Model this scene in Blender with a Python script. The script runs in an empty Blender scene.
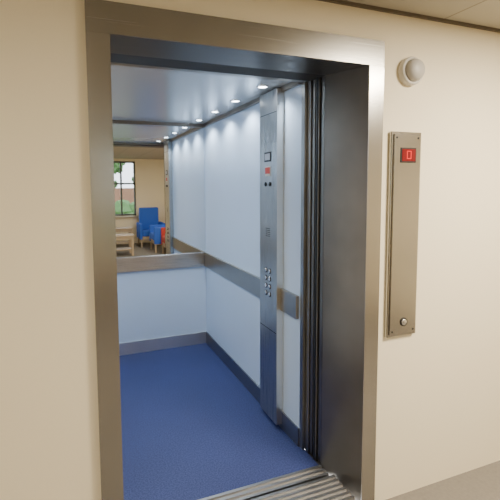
import bpy, bmesh, math, random
from mathutils import Vector, Matrix
random.seed(4)
scn=bpy.context.scene
col=scn.collection

# ---------------------------------------------------------------- materials
def new_mat(name):
    m=bpy.data.materials.new(name); m.use_nodes=True
    nt=m.node_tree; b=nt.nodes['Principled BSDF']
    return m,nt,b
def mat_plain(name,c,rough=.6,metal=0.,bump=0.,bscale=80,var=0.,emis=None,es=0.,coat=0.):
    m,nt,b=new_mat(name)
    b.inputs['Base Color'].default_value=(*c,1); b.inputs['Roughness'].default_value=rough
    b.inputs['Metallic'].default_value=metal
    if coat: b.inputs['Coat Weight'].default_value=coat; b.inputs['Coat Roughness'].default_value=.1
    tc=nt.nodes.new('ShaderNodeTexCoord')
    if var>0 or bump>0:
        n=nt.nodes.new('ShaderNodeTexNoise'); n.inputs['Scale'].default_value=bscale; n.inputs['Detail'].default_value=4
        nt.links.new(tc.outputs['Object'],n.inputs['Vector'])
        if var>0:
            r=nt.nodes.new('ShaderNodeMixRGB'); r.inputs[1].default_value=(*[x*(1-var) for x in c],1); r.inputs[2].default_value=(*[min(1,x*(1+var)) for x in c],1)
            nt.links.new(n.outputs['Fac'],r.inputs[0]); nt.links.new(r.outputs[0],b.inputs['Base Color'])
        if bump>0:
            bp=nt.nodes.new('ShaderNodeBump'); bp.inputs['Strength'].default_value=bump; bp.inputs['Distance'].default_value=.002
            nt.links.new(n.outputs['Fac'],bp.inputs['Height']); nt.links.new(bp.outputs[0],b.inputs['Normal'])
    if emis:
        b.inputs['Emission Color'].default_value=(*emis,1); b.inputs['Emission Strength'].default_value=es
    return m
def mat_brushed(name,c,rough=.33,axis='z',metal=1.0,amt=.05,smudge=.12):
    m,nt,b=new_mat(name)
    b.inputs['Metallic'].default_value=metal
    tc=nt.nodes.new('ShaderNodeTexCoord'); mp=nt.nodes.new('ShaderNodeMapping')
    s={'z':(400,400,2.0),'x':(2.0,400,400),'y':(400,2.0,400)}[axis]
    mp.inputs['Scale'].default_value=s
    n=nt.nodes.new('ShaderNodeTexNoise'); n.inputs['Scale'].default_value=1; n.inputs['Detail'].default_value=3
    nt.links.new(tc.outputs['Object'],mp.inputs[0]); nt.links.new(mp.outputs[0],n.inputs['Vector'])
    r=nt.nodes.new('ShaderNodeMixRGB'); r.inputs[1].default_value=(*[x*(1-amt) for x in c],1); r.inputs[2].default_value=(*[min(1,x*(1+amt)) for x in c],1)
    nt.links.new(n.outputs['Fac'],r.inputs[0])
    # broad handling smudges
    n2=nt.nodes.new('ShaderNodeTexNoise'); n2.inputs['Scale'].default_value=2.6; n2.inputs['Detail'].default_value=3
    nt.links.new(tc.outputs['Object'],n2.inputs['Vector'])
    mr2=nt.nodes.new('ShaderNodeMapRange'); mr2.inputs['From Min'].default_value=.3; mr2.inputs['From Max'].default_value=.7
    mr2.inputs['To Min'].default_value=1-smudge; mr2.inputs['To Max'].default_value=1.0
    nt.links.new(n2.outputs['Fac'],mr2.inputs['Value'])
    mx=nt.nodes.new('ShaderNodeMixRGB'); mx.blend_type='MULTIPLY'; mx.inputs[0].default_value=1
    nt.links.new(r.outputs[0],mx.inputs[1]); nt.links.new(mr2.outputs[0],mx.inputs[2])
    nt.links.new(mx.outputs[0],b.inputs['Base Color'])
    mr=nt.nodes.new('ShaderNodeMapRange'); mr.inputs['To Min'].default_value=rough-.06; mr.inputs['To Max'].default_value=rough+.08
    nt.links.new(n.outputs['Fac'],mr.inputs['Value']); nt.links.new(mr.outputs[0],b.inputs['Roughness'])
    bp=nt.nodes.new('ShaderNodeBump'); bp.inputs['Strength'].default_value=.07; bp.inputs['Distance'].default_value=.0006
    nt.links.new(n.outputs['Fac'],bp.inputs['Height']); nt.links.new(bp.outputs[0],b.inputs['Normal'])
    return m
def mat_vinyl(name):
    m,nt,b=new_mat(name); b.inputs['Roughness'].default_value=.6
    tc=nt.nodes.new('ShaderNodeTexCoord')
    n=nt.nodes.new('ShaderNodeTexNoise'); n.inputs['Scale'].default_value=130; n.inputs['Detail'].default_value=2
    n2=nt.nodes.new('ShaderNodeTexNoise'); n2.inputs['Scale'].default_value=3
    cr=nt.nodes.new('ShaderNodeValToRGB')
    e=cr.color_ramp.elements; e[0].position=.38; e[0].color=(.020,.032,.130,1); e[1].position=.62; e[1].color=(.050,.070,.225,1)
    nt.links.new(tc.outputs['Object'],n.inputs['Vector']); nt.links.new(tc.outputs['Object'],n2.inputs['Vector'])
    nt.links.new(n.outputs['Fac'],cr.inputs[0])
    mx=nt.nodes.new('ShaderNodeMixRGB'); mx.blend_type='MULTIPLY'; mx.inputs[0].default_value=.25
    nt.links.new(cr.outputs[0],mx.inputs[1]); nt.links.new(n2.outputs['Fac'],mx.inputs[2])
    nt.links.new(mx.outputs[0],b.inputs['Base Color'])
    return m
def mat_tile_ceiling(name):
    m,nt,b=new_mat(name); b.inputs['Roughness'].default_value=.9
    tc=nt.nodes.new('ShaderNodeTexCoord')
    br=nt.nodes.new('ShaderNodeTexBrick'); br.offset=0; br.inputs['Scale'].default_value=1
    br.inputs['Brick Width'].default_value=.6; br.inputs['Row Height'].default_value=.6; br.inputs['Mortar Size'].default_value=.006
    br.inputs['Color1'].default_value=(.50,.47,.40,1); br.inputs['Color2'].default_value=(.47,.44,.37,1); br.inputs['Mortar'].default_value=(.32,.29,.24,1)
    nt.links.new(tc.outputs['Object'],br.inputs['Vector']); nt.links.new(br.outputs[0],b.inputs['Base Color'])
    return m

M_cream=mat_plain('cream_paint',(.92,.83,.63),.7,bump=.12,bscale=120,var=.02)
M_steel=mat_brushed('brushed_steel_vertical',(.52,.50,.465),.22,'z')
M_steelx=mat_brushed('brushed_steel_horizontal',(.47,.455,.42),.24,'x')
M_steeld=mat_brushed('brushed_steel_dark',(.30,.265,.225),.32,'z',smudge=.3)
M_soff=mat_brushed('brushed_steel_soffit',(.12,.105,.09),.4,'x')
M_steelm=mat_brushed('brushed_steel_mid',(.36,.36,.35),.32,'z')
M_steelc=mat_brushed('brushed_steel_car',(.50,.50,.49),.28,'z')
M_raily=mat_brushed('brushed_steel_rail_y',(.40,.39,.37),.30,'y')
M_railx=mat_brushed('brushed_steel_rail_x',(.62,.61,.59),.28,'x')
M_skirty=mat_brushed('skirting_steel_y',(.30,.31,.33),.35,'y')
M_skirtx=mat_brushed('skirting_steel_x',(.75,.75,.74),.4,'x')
M_alu=mat_brushed('aluminium_sill',(.40,.39,.38),.35,'x')
M_lam=mat_plain('pale_blue_laminate',(.58,.70,.86),.26,var=.015,bscale=6)
M_floorc=mat_vinyl('blue_speckled_vinyl')
M_ceilc=mat_plain('car_ceiling_satin',(.56,.58,.60),.22,metal=.45)
M_black=mat_plain('black_rubber',(.012,.012,.012),.5)
M_dark=mat_plain('dark_shaft',(.03,.028,.026),.7)
M_mirror=mat_plain('mirror_silver',(.86,.89,.90),.012,metal=1.)
M_ceil=mat_tile_ceiling('lobby_ceiling_tiles')
M_trim=mat_plain('dark_ceiling_trim',(.14,.115,.085),.6)
M_lfloor=mat_plain('lobby_carpet',(.22,.20,.175),.9,var=.15,bscale=60)
M_red=mat_plain('red_led',(.5,.01,.01),.3,emis=(1,.02,.02),es=1.2)
M_disp=mat_plain('display_glass',(.20,.008,.012),.15)
M_white=mat_plain('white_plastic',(.66,.63,.57),.4)
M_grey=mat_plain('grey_plastic',(.50,.48,.45),.45)
M_btn=mat_plain('button_steel',(.75,.75,.75),.22,metal=1.)
M_blue=mat_plain('blue_upholstery',(.03,.12,.60),.8,bump=.3,bscale=300)
M_redf=mat_plain('red_upholstery',(.45,.05,.04),.8,bump=.3,bscale=300)
M_wood=mat_plain('beech_wood',(.42,.33,.24),.5,var=.1,bscale=20)
M_frame=mat_plain('window_frame_paint',(.10,.12,.12),.5)
M_leaf=mat_plain('foliage',(.10,.20,.07),.8,var=.5,bscale=9)
M_grass=mat_plain('grass',(.22,.28,.14),.9,var=.3,bscale=5)
M_brick=mat_plain('brick',(.42,.22,.15),.9,var=.2,bscale=15)
M_lamp=mat_plain('lamp_lens',(1,1,1),.4,emis=(.9,.96,1),es=22)
M_panelL=mat_plain('lobby_light_diffuser',(1,1,1),.5,emis=(1,.88,.66),es=5)
M_glass,ntg,bg=new_mat('window_glass'); bg.inputs['Transmission Weight'].default_value=1; bg.inputs['Roughness'].default_value=0; bg.inputs['IOR'].default_value=1.05

# ---------------------------------------------------------------- helpers
def finish(me,name,mat,parent=None,smooth=False):
    ob=bpy.data.objects.new(name,me); col.objects.link(ob)
    if mat: me.materials.append(mat)
    if parent: ob.parent=parent
    if smooth:
        for p in me.polygons: p.use_smooth=True
    return ob
def box(name,x0,x1,y0,y1,z0,z1,mat,parent=None,bev=0.):
    bm=bmesh.new(); bmesh.ops.create_cube(bm,size=1)
    for v in bm.verts:
        v.co=Vector(((x0+x1)/2+v.co.x*(x1-x0),(y0+y1)/2+v.co.y*(y1-y0),(z0+z1)/2+v.co.z*(z1-z0)))
    if bev: bmesh.ops.bevel(bm,geom=bm.edges[:],offset=bev,segments=2,affect='EDGES',profile=.5)
    bmesh.ops.recalc_face_normals(bm,faces=bm.faces)
    me=bpy.data.meshes.new(name); bm.to_mesh(me); bm.free()
    return finish(me,name,mat,parent)
def prism(name,poly,z0,z1,mat,parent=None,bev=0.):
    bm=bmesh.new(); vs=[bm.verts.new((x,y,z0)) for x,y in poly]; f=bm.faces.new(vs)
    r=bmesh.ops.extrude_face_region(bm,geom=[f])
    for v in r['geom']:
        if isinstance(v,bmesh.types.BMVert): v.co.z=z1
    if bev: bmesh.ops.bevel(bm,geom=bm.edges[:],offset=bev,segments=2,affect='EDGES')
    bmesh.ops.recalc_face_normals(bm,faces=bm.faces)
    me=bpy.data.meshes.new(name); bm.to_mesh(me); bm.free()
    return finish(me,name,mat,parent)
def prism_x(name,poly,x0,x1,mat,parent=None,bev=0.):
    bm=bmesh.new(); vs=[bm.verts.new((x0,y,z)) for y,z in poly]; f=bm.faces.new(vs)
    r=bmesh.ops.extrude_face_region(bm,geom=[f])
    for v in r['geom']:
        if isinstance(v,bmesh.types.BMVert): v.co.x=x1
    if bev: bmesh.ops.bevel(bm,geom=bm.edges[:],offset=bev,segments=2,affect='EDGES')
    bmesh.ops.recalc_face_normals(bm,faces=bm.faces)
    me=bpy.data.meshes.new(name); bm.to_mesh(me); bm.free()
    return finish(me,name,mat,parent)
def lathe(name,prof,center,axis,mat,parent=None,seg=40):
    bm=bmesh.new(); rings=[]
    q=Vector((0,0,1)).rotation_difference(Vector(axis)).to_matrix()
    for r,h in prof:
        if r<1e-6: rings.append([bm.verts.new(q@Vector((0,0,h))+Vector(center))])
        else: rings.append([bm.verts.new(q@Vector((r*math.cos(2*math.pi*i/seg),r*math.sin(2*math.pi*i/seg),h))+Vector(center)) for i in range(seg)])
    for a,b in zip(rings[:-1],rings[1:]):
        for i in range(seg):
            j=(i+1)%seg
            if len(a)==1 and len(b)==1: continue
            if len(a)==1: bm.faces.new((a[0],b[i],b[j]))
            elif len(b)==1: bm.faces.new((a[i],a[j],b[0]))
            else: bm.faces.new((a[i],a[j],b[j],b[i]))
    bmesh.ops.recalc_face_normals(bm,faces=bm.faces)
    me=bpy.data.meshes.new(name); bm.to_mesh(me); bm.free()
    ob=finish(me,name,mat,parent,True)
    return ob
def empty(name,loc=(0,0,0)):
    e=bpy.data.objects.new(name,None); col.objects.link(e); e.empty_display_size=.1
    return e

# ---------------------------------------------------------------- dimensions
XL,XR,W=.159,1.337,.084
HO,HT=2.10,2.217
XC,YB,ZC=1.217,2.155,2.125
XCL=-.12
CF=.388          # inner face of the car front
ZL=2.372         # lobby ceiling
XB=1.245         # back edge of splayed reveal
LX0,LX1,LY=-2.6,3.9,-6.5
FL=-.13          # lobby floor

# ---------------------------------------------------------------- landing lobby
prism('floor',[(LX0,LY),(LX1,LY),(LX1,0.0),(LX0,0.0)],FL-.1,FL,M_lfloor)
box('ceiling',LX0,LX1,LY,.2,ZL,ZL+.1,M_ceil)
def wall_with_hole(name,x0,x1,y0,y1,z1,hx0,hx1,hz0,hz1,mat):
    bm=bmesh.new()
    zb=FL-.1
    parts=[(x0,hx0,zb,z1),(hx1,x1,zb,z1),(hx0,hx1,hz1,z1)]
    if hz0>zb: parts.append((hx0,hx1,zb,hz0))
    for a,b,c,d in parts:
        r=bmesh.ops.create_cube(bm,size=1)
        for v in r['verts']: v.co=Vector(((a+b)/2+v.co.x*(b-a),(y0+y1)/2+v.co.y*(y1-y0),(c+d)/2+v.co.z*(d-c)))
    me=bpy.data.meshes.new(name); bm.to_mesh(me); bm.free()
    return finish(me,name,mat)
wall_with_hole('wall_landing',LX0,LX1,0,.2,ZL,XL-.02,XR+.02,FL-.1,HO+.02,M_cream)
box('wall_left',LX0-.1,LX0,LY,.2,FL-.1,ZL+.1,M_cream)
box('wall_right',LX1,LX1+.1,LY,.2,FL-.1,ZL+.1,M_cream)
WX0,WX1,WZ0,WZ1=.45,1.84,.70,2.30
wall_with_hole('wall_far',LX0,LX1,LY-.15,LY,ZL,WX0,WX1,WZ0,WZ1,M_cream)
box('trim_1',LX0,LX1,-.014,0,ZL-.014,ZL,M_trim)

# window with frame and mullions
w=empty('window_1')
fy0,fy1=LY-.10,LY-.04
for i,(a,b,c,d) in enumerate([(WX0,WX0+.05,WZ0,WZ1),(WX1-.05,WX1,WZ0,WZ1),(WX0,WX1,WZ0,WZ0+.05),(WX0,WX1,WZ1-.05,WZ1),(1.40,1.45,WZ0,WZ1),(.92,.97,WZ0,WZ1),(WX0,WX1,1.62,1.67)]):
    box('frame_bar_%d'%i,a,b,fy0,fy1,c,d,M_frame,w)
box('pane',WX0+.01,WX1-.01,LY-.075,LY-.07,WZ0+.01,WZ1-.01,M_glass,w)
box('window_sill',WX0-.05,WX1+.05,LY-.03,LY+.10,WZ0-.04,WZ0-.002,M_white,w,.004)

# outside world seen through the window
box('ground_outside',-14,14,LY-20,LY-.2,-.4,-.12,M_grass)
def blob_tree(name,x,y,h,r):
    t=empty(name)
    lathe('trunk',[(.12,-.12),(.08,h*.5),(.05,h*.7),(0,h*.72)],(x,y,0),(0,0,1),M_wood,t,12)
    bm=bmesh.new()
    for k in range(26):
        c=Vector((x+random.uniform(-r,r)*.8,y+random.uniform(-r,r)*.7,h*.66+random.uniform(-.5,.6)*r))
        rr=r*random.uniform(.12,.3)
        g=bmesh.ops.create_icosphere(bm,subdivisions=3,radius=rr)
        for v in g['verts']: v.co=v.co*(1+.22*math.sin(v.co.x*33+k)*math.cos(v.co.z*29+k*2))+c
    me=bpy.data.meshes.new('canopy'); bm.to_mesh(me); bm.free(); finish(me,'canopy',M_leaf,t)
blob_tree('garden_tree',1.1,LY-7,3.4,1.3)
blob_tree('garden_tree.001',4.0,LY-7.5,3.4,1.3)
hb=bmesh.new()
for i in range(40):
    g=bmesh.ops.create_icosphere(hb,subdivisions=2,radius=random.uniform(.3,.42))
    c=Vector((-3+i*.19,LY-4.4+random.uniform(-.15,.15),.5+random.uniform(-.1,.15)))
    for v in g['verts']: v.co=v.co*(1+.15*math.sin(v.co.x*31+i))+c
me=bpy.data.meshes.new('garden_hedge'); hb.to_mesh(me); hb.free(); finish(me,'garden_hedge',M_leaf)
box('garden_wall',-6,9,LY-10.3,LY-10,-.13,1.5,M_brick,None,.02)

# armchairs
def armchair(name,x,y,rot,mat,bh=1.08):
    e=empty(name)
    box('seat_cushion',-.28,.28,-.26,.30,.30,.47,mat,e,.03)
    box('backrest',-.28,.28,.26,.38,.32,bh,mat,e,.035)
    box('arm_left',-.36,-.28,-.26,.36,.22,.66,mat,e,.025)
    box('arm_right',.28,.36,-.26,.36,.22,.66,mat,e,.025)
    box('base_rail',-.34,.34,-.24,.34,.20,.30,M_wood,e,.01)
    for i,(a,c) in enumerate([(-.33,-.24),(.29,-.24),(-.33,.31),(.29,.31)]):
        box('leg_%d'%(i+1),a,a+.04,c,c+.04,0,.22,M_wood,e,.004)
    e.location=(x,y,FL); e.rotation_euler=(0,0,rot)
    return e
armchair('armchair',2.13,-5.75,math.pi,M_blue)
armchair('armchair.001',3.0,-5.75,math.pi,M_redf)
armchair('armchair.002',2.22,-4.75,math.pi*1.5,M_blue)
armchair('armchair.003',2.36,-3.9,math.pi*1.5,M_redf)
def bench(name,x0,x1,y0,y1,h):
    e=empty(name)
    n=5; s=(y1-y0)/n
    for i in range(n): box('slat_%d'%(i+1),x0,x1,y0+i*s,y0+(i+1)*s-.012,h-.03,h,M_wood,e,.004)
    box('rail_front',x0+.05,x1-.05,y1-.06,y1-.03,h-.10,h-.03,M_wood,e)
    box('rail_back',x0+.05,x1-.05,y0+.03,y0+.06,h-.10,h-.03,M_wood,e)
    box('shelf',x0+.05,x1-.05,y0+.04,y1-.04,.14,.16,M_wood,e)
    for i,(a,c) in enumerate([(x0+.03,y0+.02),(x1-.08,y0+.02),(x0+.03,y1-.07),(x1-.08,y1-.07)]):
        box('leg_%d'%(i+1),a,a+.05,c,c+.05,0,h-.03,M_wood,e)
    e.location.z=FL
bench('low_bench',.65,1.60,-6.0,-5.5,.55)
bench('low_bench.001',.45,1.45,-4.7,-4.2,.50)

# lobby ceiling light panels
def panel_light(name,x,y,e):
    p=empty(name)
    box('diffuser',x-.28,x+.28,y-.28,y+.28,ZL-.012,ZL-.004,M_panelL,p)
    for i,(a,b,c,d) in enumerate([(-.3,.3,-.3,-.28),(-.3,.3,.28,.3),(-.3,-.28,-.28,.28),(.28,.3,-.28,.28)]):
        box('rim_%d'%i,x+a,x+b,y+c,y+d,ZL-.018,ZL,M_white,p)
    L=bpy.data.lights.new('panel_lamp','AREA'); L.size=.54; L.energy=e; L.color=(1,.88,.69)
    o=bpy.data.objects.new('panel_lamp',L); col.objects.link(o); o.location=(x,y,ZL-.02); o.parent=p
panel_light('ceiling_light_panel',2.1,-1.2,108)
panel_light('ceiling_light_panel.001',-.6,-1.8,26)
panel_light('ceiling_light_panel.002',2.6,-3.6,26)
panel_light('ceiling_light_panel.003',-.6,-4.6,24)

# ---------------------------------------------------------------- lift door frame
fr=empty('elevator_door_frame')
FP=-.018
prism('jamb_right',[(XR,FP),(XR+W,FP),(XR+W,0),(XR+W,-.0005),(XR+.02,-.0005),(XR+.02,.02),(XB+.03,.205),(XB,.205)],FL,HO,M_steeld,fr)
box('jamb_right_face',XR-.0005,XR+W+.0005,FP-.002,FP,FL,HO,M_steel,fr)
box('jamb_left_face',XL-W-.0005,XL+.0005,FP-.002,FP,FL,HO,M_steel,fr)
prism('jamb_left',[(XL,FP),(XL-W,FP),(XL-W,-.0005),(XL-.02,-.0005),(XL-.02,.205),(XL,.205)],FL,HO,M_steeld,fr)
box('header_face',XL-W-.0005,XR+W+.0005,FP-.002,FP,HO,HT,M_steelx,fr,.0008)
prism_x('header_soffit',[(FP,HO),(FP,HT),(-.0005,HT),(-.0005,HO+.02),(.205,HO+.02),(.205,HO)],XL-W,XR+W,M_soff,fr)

# sliding doors parked on the right (landing + car doors)
dr=empty('elevator_sliding_door')
box('landing_leaf_slow',XB+.004,XB+.62,.215,.243,-.005,HO+.01,M_steeld,dr,.002)
box('landing_leaf_fast',XB-.006,XB+.62,.252,.280,-.005,HO+.01,M_steelm,dr,.002)
box('car_leaf_slow',XB-.004,XB+.60,.292,.316,-.005,HO+.01,M_steeld,dr,.002)
box('car_leaf_fast',XB-.012,XB+.60,.322,.352,-.005,HO+.01,M_steelm,dr,.002)
box('rubber_edge',XB-.010,XB-.006,.260,.272,-.005,HO+.01,M_black,dr)
box('door_hanger_cover',XL-.6,XR+.6,.206,.34,HO+.002,HO+.20,M_dark,dr)
box('light_block_bottom',XB-.013,XB+.64,.2085,.355,-.09,-.006,M_dark,dr)  # added dark block under the parked leaves, stops world light leaking in
box('light_block_right',XB+.64,XB+.66,.2,.40,-.09,HO+.2,M_dark,dr)  # added end block, shuts world light out of the door gap
box('light_block_left',XCL-.6,XCL-.58,.2,.40,-.09,HO+.2,M_dark,dr)  # unseen block added to keep world light out at the left end
box('light_block_bottom_left',XCL-.58,XL-.011,.2085,.38,-.09,-.006,M_dark,dr)  # unseen filler added below floor level against light leaking in on the left

# sills with grooves
sl=empty('elevator_sill')
def sill(name,y0,y1,x0,x1,ng,z=0.0,d=.012,depth=.04):
    p=[(y0,z-depth)]
    seg=(y1-y0)/(2*ng+1); y=y0
    for i in range(2*ng+1):
        zz=z if i%2==0 else z-d
        p.append((y,zz)); y+=seg; p.append((y,zz))
    p.append((y1,z-depth))
    prism_x(name,p,x0,x1,M_alu,sl)
sill('landing_sill',-.06,.115,XL+.001,XB+.02,5,depth=.13)
sill('car_sill',.128,.208,XL+.001,XB-.002,2)
box('running_gap',XL,XB,.115,.128,-.06,-.035,M_black,sl)

# ---------------------------------------------------------------- lift car
prism('floor_car',[(XCL-.02,.384),(XL-.01,.384),(XL-.01,.2085),(XB-.014,.2085),(XB-.014,.384),(XC+.02,.384),(XC+.02,YB+.02),(XCL-.02,YB+.02)],-.05,0,M_floorc)
box('wall_car_right',XC,XC+.03,CF,YB+.03,0,ZC,M_lam)
box('wall_car_back',XCL,XC,YB,YB+.03,0,ZC,M_lam)
box('wall_car_left',XCL-.03,XCL,CF,YB+.03,0,ZC,M_lam)
box('ceiling_car',XCL-.03,XC+.03,.36,YB+.03,ZC,ZC+.04,M_ceilc)
box('wall_car_front_right',XC-.001,XC+.06,.356,CF,0,ZC,M_steelm)
box('wall_car_front_left',XCL-.03,XL-.01,.356,CF,0,ZC,M_steelc)
box('wall_car_front_top',XL-.01,XC-.002,.345,.385,HO+.003,ZC-.001,M_steeld)
SK=.112
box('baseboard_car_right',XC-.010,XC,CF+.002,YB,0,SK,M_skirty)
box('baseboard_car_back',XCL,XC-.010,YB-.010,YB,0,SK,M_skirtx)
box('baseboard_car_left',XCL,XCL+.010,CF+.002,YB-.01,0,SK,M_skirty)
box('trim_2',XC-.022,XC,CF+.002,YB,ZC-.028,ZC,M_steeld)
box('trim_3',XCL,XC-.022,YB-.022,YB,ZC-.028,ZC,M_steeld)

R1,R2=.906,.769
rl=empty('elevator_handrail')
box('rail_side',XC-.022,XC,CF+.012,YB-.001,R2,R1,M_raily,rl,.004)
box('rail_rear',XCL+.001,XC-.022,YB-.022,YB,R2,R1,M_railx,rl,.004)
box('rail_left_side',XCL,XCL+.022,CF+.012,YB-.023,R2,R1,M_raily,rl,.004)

mi=empty('elevator_mirror')
box('glass',XCL+.003,XC-.004,YB-.006,YB,R1+.002,ZC-.03,M_mirror,mi)

# control column
cp=empty('elevator_control_panel')
cx=XC-.048; cy0,cy1=.589,.827
box('column',cx,XC,cy0,cy1,.03,ZC-.008,M_steelc,cp,.0015)
box('column_return',cx+.001,XC,cy0-.0012,cy0,.032,ZC-.01,mat_brushed('brushed_steel_bright',(.78,.77,.74),.3,'z'),cp)
cym=(cy0+cy1)/2
box('seam_upper',cx-.0012,cx,cy0+.004,cy1-.004,1.98,1.984,M_black,cp)
box('seam_lower',cx-.0012,cx,cy0+.004,cy1-.004,.62,.624,M_black,cp)
box('indicator_bezel',cx-.004,cx,cym-.045,cym+.045,1.69,1.75,M_black,cp,.001)
box('indicator_window',cx-.0055,cx-.004,cym-.035,cym+.035,1.70,1.74,mat_plain('indicator_white',(.3,.32,.36),.3,emis=(.8,.85,1),es=.05),cp)
box('notice_plate',cx-.003,cx,cym-.035,cym+.035,1.60,1.66,M_white,cp,.001)
box('notice_red_band',cx-.0045,cx-.003,cym-.032,cym+.032,1.615,1.655,mat_plain('red_print',(.55,.06,.04),.5),cp)
for i,(yy,zz,r,mm) in enumerate([(cym-.03,1.55,.014,M_black),(cym+.03,1.55,.014,M_black)]):
    lathe('key_switch_%d'%(i+1),[(r,0),(r,.004),(r*.8,.006),(0,.006)],(cx,yy,zz),(-1,0,0),mm,cp,24)
k=0
for zz in (.85,.90,.95,1.0):
    for dy in (-.026,.026):
        k+=1
        lathe('floor_button_ring_%d'%k,[(.017,0),(.017,.003),(.014,.004),(.014,.002)],(cx,cym+dy,zz),(-1,0,0),M_black,cp,28)
        lathe('floor_button_%d'%k,[(.0135,0),(.0135,.005),(.011,.0065),(0,.0065)],(cx,cym+dy,zz),(-1,0,0),M_btn,cp,28)
for i in range(5):
    box('speaker_slot_%d'%i,cx-.001,cx,cym-.03,cym+.03,1.22+i*.012,1.224+i*.012,M_black,cp)

# car downlights
def downlight(name,x,y,e):
    d=empty(name)
    lathe('bezel',[(.036,0),(.036,-.004),(.028,-.005),(.027,-.001)],(x,y,ZC-.0005),(0,0,1),M_btn,d,32)
    lathe('lens',[(.027,-.002),(0,-.002)],(x,y,ZC-.0005),(0,0,1),M_lamp,d,32)
    L=bpy.data.lights.new('spot_lamp','SPOT'); L.energy=e; L.spot_size=math.radians(140); L.spot_blend=.6; L.shadow_soft_size=.025; L.color=(.88,.95,1)
    o=bpy.data.objects.new('spot_lamp',L); col.objects.link(o); o.location=(x,y,ZC-.012); o.parent=d
n=0
for y in (.62,1.05,1.48,1.91):
    for x in (1.09,.02):
        downlight('ceiling_downlight' if n==0 else 'ceiling_downlight.%03d'%n,x,y,13.5); n+=1

# ---------------------------------------------------------------- landing call panel
lp=empty('elevator_call_panel')
px0,px1=1.475,1.665; pz0,pz1=.765,1.80
box('back_box',px0,px1,-.020,0,pz0,pz1,M_steel,lp,.004)
box('face_plate',px0+.012,px1-.012,-.027,-.020,pz0+.012,pz1-.012,M_steel,lp,.003)
pm=(px0+px1)/2+.005
box('display_bezel',pm-.048,pm+.048,-.031,-.027,1.648,1.722,M_black,lp,.002)
box('display_window',pm-.042,pm+.042,-.033,-.031,1.655,1.715,M_disp,lp,.001)
for i in (0,2):
    box('led_bar_h_%d'%i,pm-.012,pm+.012,-.034,-.033,1.666+i*.018,1.670+i*.018,M_red,lp)
box('led_bar_v_0',pm-.014,pm-.010,-.034,-.033,1.666,1.706,M_red,lp)
box('led_bar_v_1',pm+.010,pm+.014,-.034,-.033,1.666,1.706,M_red,lp)
lathe('call_button_ring',[(.022,0),(.022,.004),(.017,.005),(.017,.002)],(pm,-.027,.84),(0,-1,0),M_black,lp,32)
lathe('call_button',[(.016,0),(.016,.006),(.012,.0075),(0,.0075)],(pm,-.027,.84),(0,-1,0),M_btn,lp,32)
for i,(a,b) in enumerate([(px0+.028,pz1-.03),(px1-.028,pz1-.03),(px0+.028,pz0+.03),(px1-.028,pz0+.03)]):
    lathe('screw_%d'%i,[(.005,0),(.005,.001),(.003,.002),(0,.002)],(a,-.027,b),(0,-1,0),M_black,lp,16)

# wall mounted round sounder
sd=empty('alarm_sounder')
c=(1.590,0,2.095)
lathe('base',[(.068,0),(.068,.026),(.064,.032),(.056,.034),(.056,.030),(0,.030)],c,(0,-1,0),M_white,sd)
lathe('dome',[(.052,.028),(.052,.044),(.046,.058),(.034,.066),(.016,.070),(0,.071)],c,(0,-1,0),M_grey,sd)

# ---------------------------------------------------------------- world
wd=bpy.data.worlds.new('sky'); scn.world=wd; wd.use_nodes=True
nt=wd.node_tree; bgN=nt.nodes['Background']; bgN.inputs[0].default_value=(.88,.94,1,1); bgN.inputs[1].default_value=5

# ---------------------------------------------------------------- camera
f,yaw,pitch,roll,sx,sy,D,H=412.48,20.772,4.649,-.441,-23.341,-29.886,1.636,1.537
th,ph,ro=[math.radians(v) for v in (yaw,pitch,roll)]
fw=Vector((math.sin(th)*math.cos(ph),math.cos(th)*math.cos(ph),-math.sin(ph)))
rt=Vector((math.cos(th),-math.sin(th),0)); up=rt.cross(fw)
R=rt*math.cos(ro)+up*math.sin(ro); U=up*math.cos(ro)-rt*math.sin(ro)
cd=bpy.data.cameras.new('camera'); cam=bpy.data.objects.new('camera',cd); col.objects.link(cam)
cam.matrix_world=Matrix(((R.x,U.x,-fw.x,0),(R.y,U.y,-fw.y,-D),(R.z,U.z,-fw.z,H),(0,0,0,1)))
cd.sensor_width=36; cd.sensor_fit='HORIZONTAL'; cd.lens=f*36/500
cd.shift_x=-sx/500; cd.shift_y=sy/500; cd.clip_start=.02
scn.camera=cam
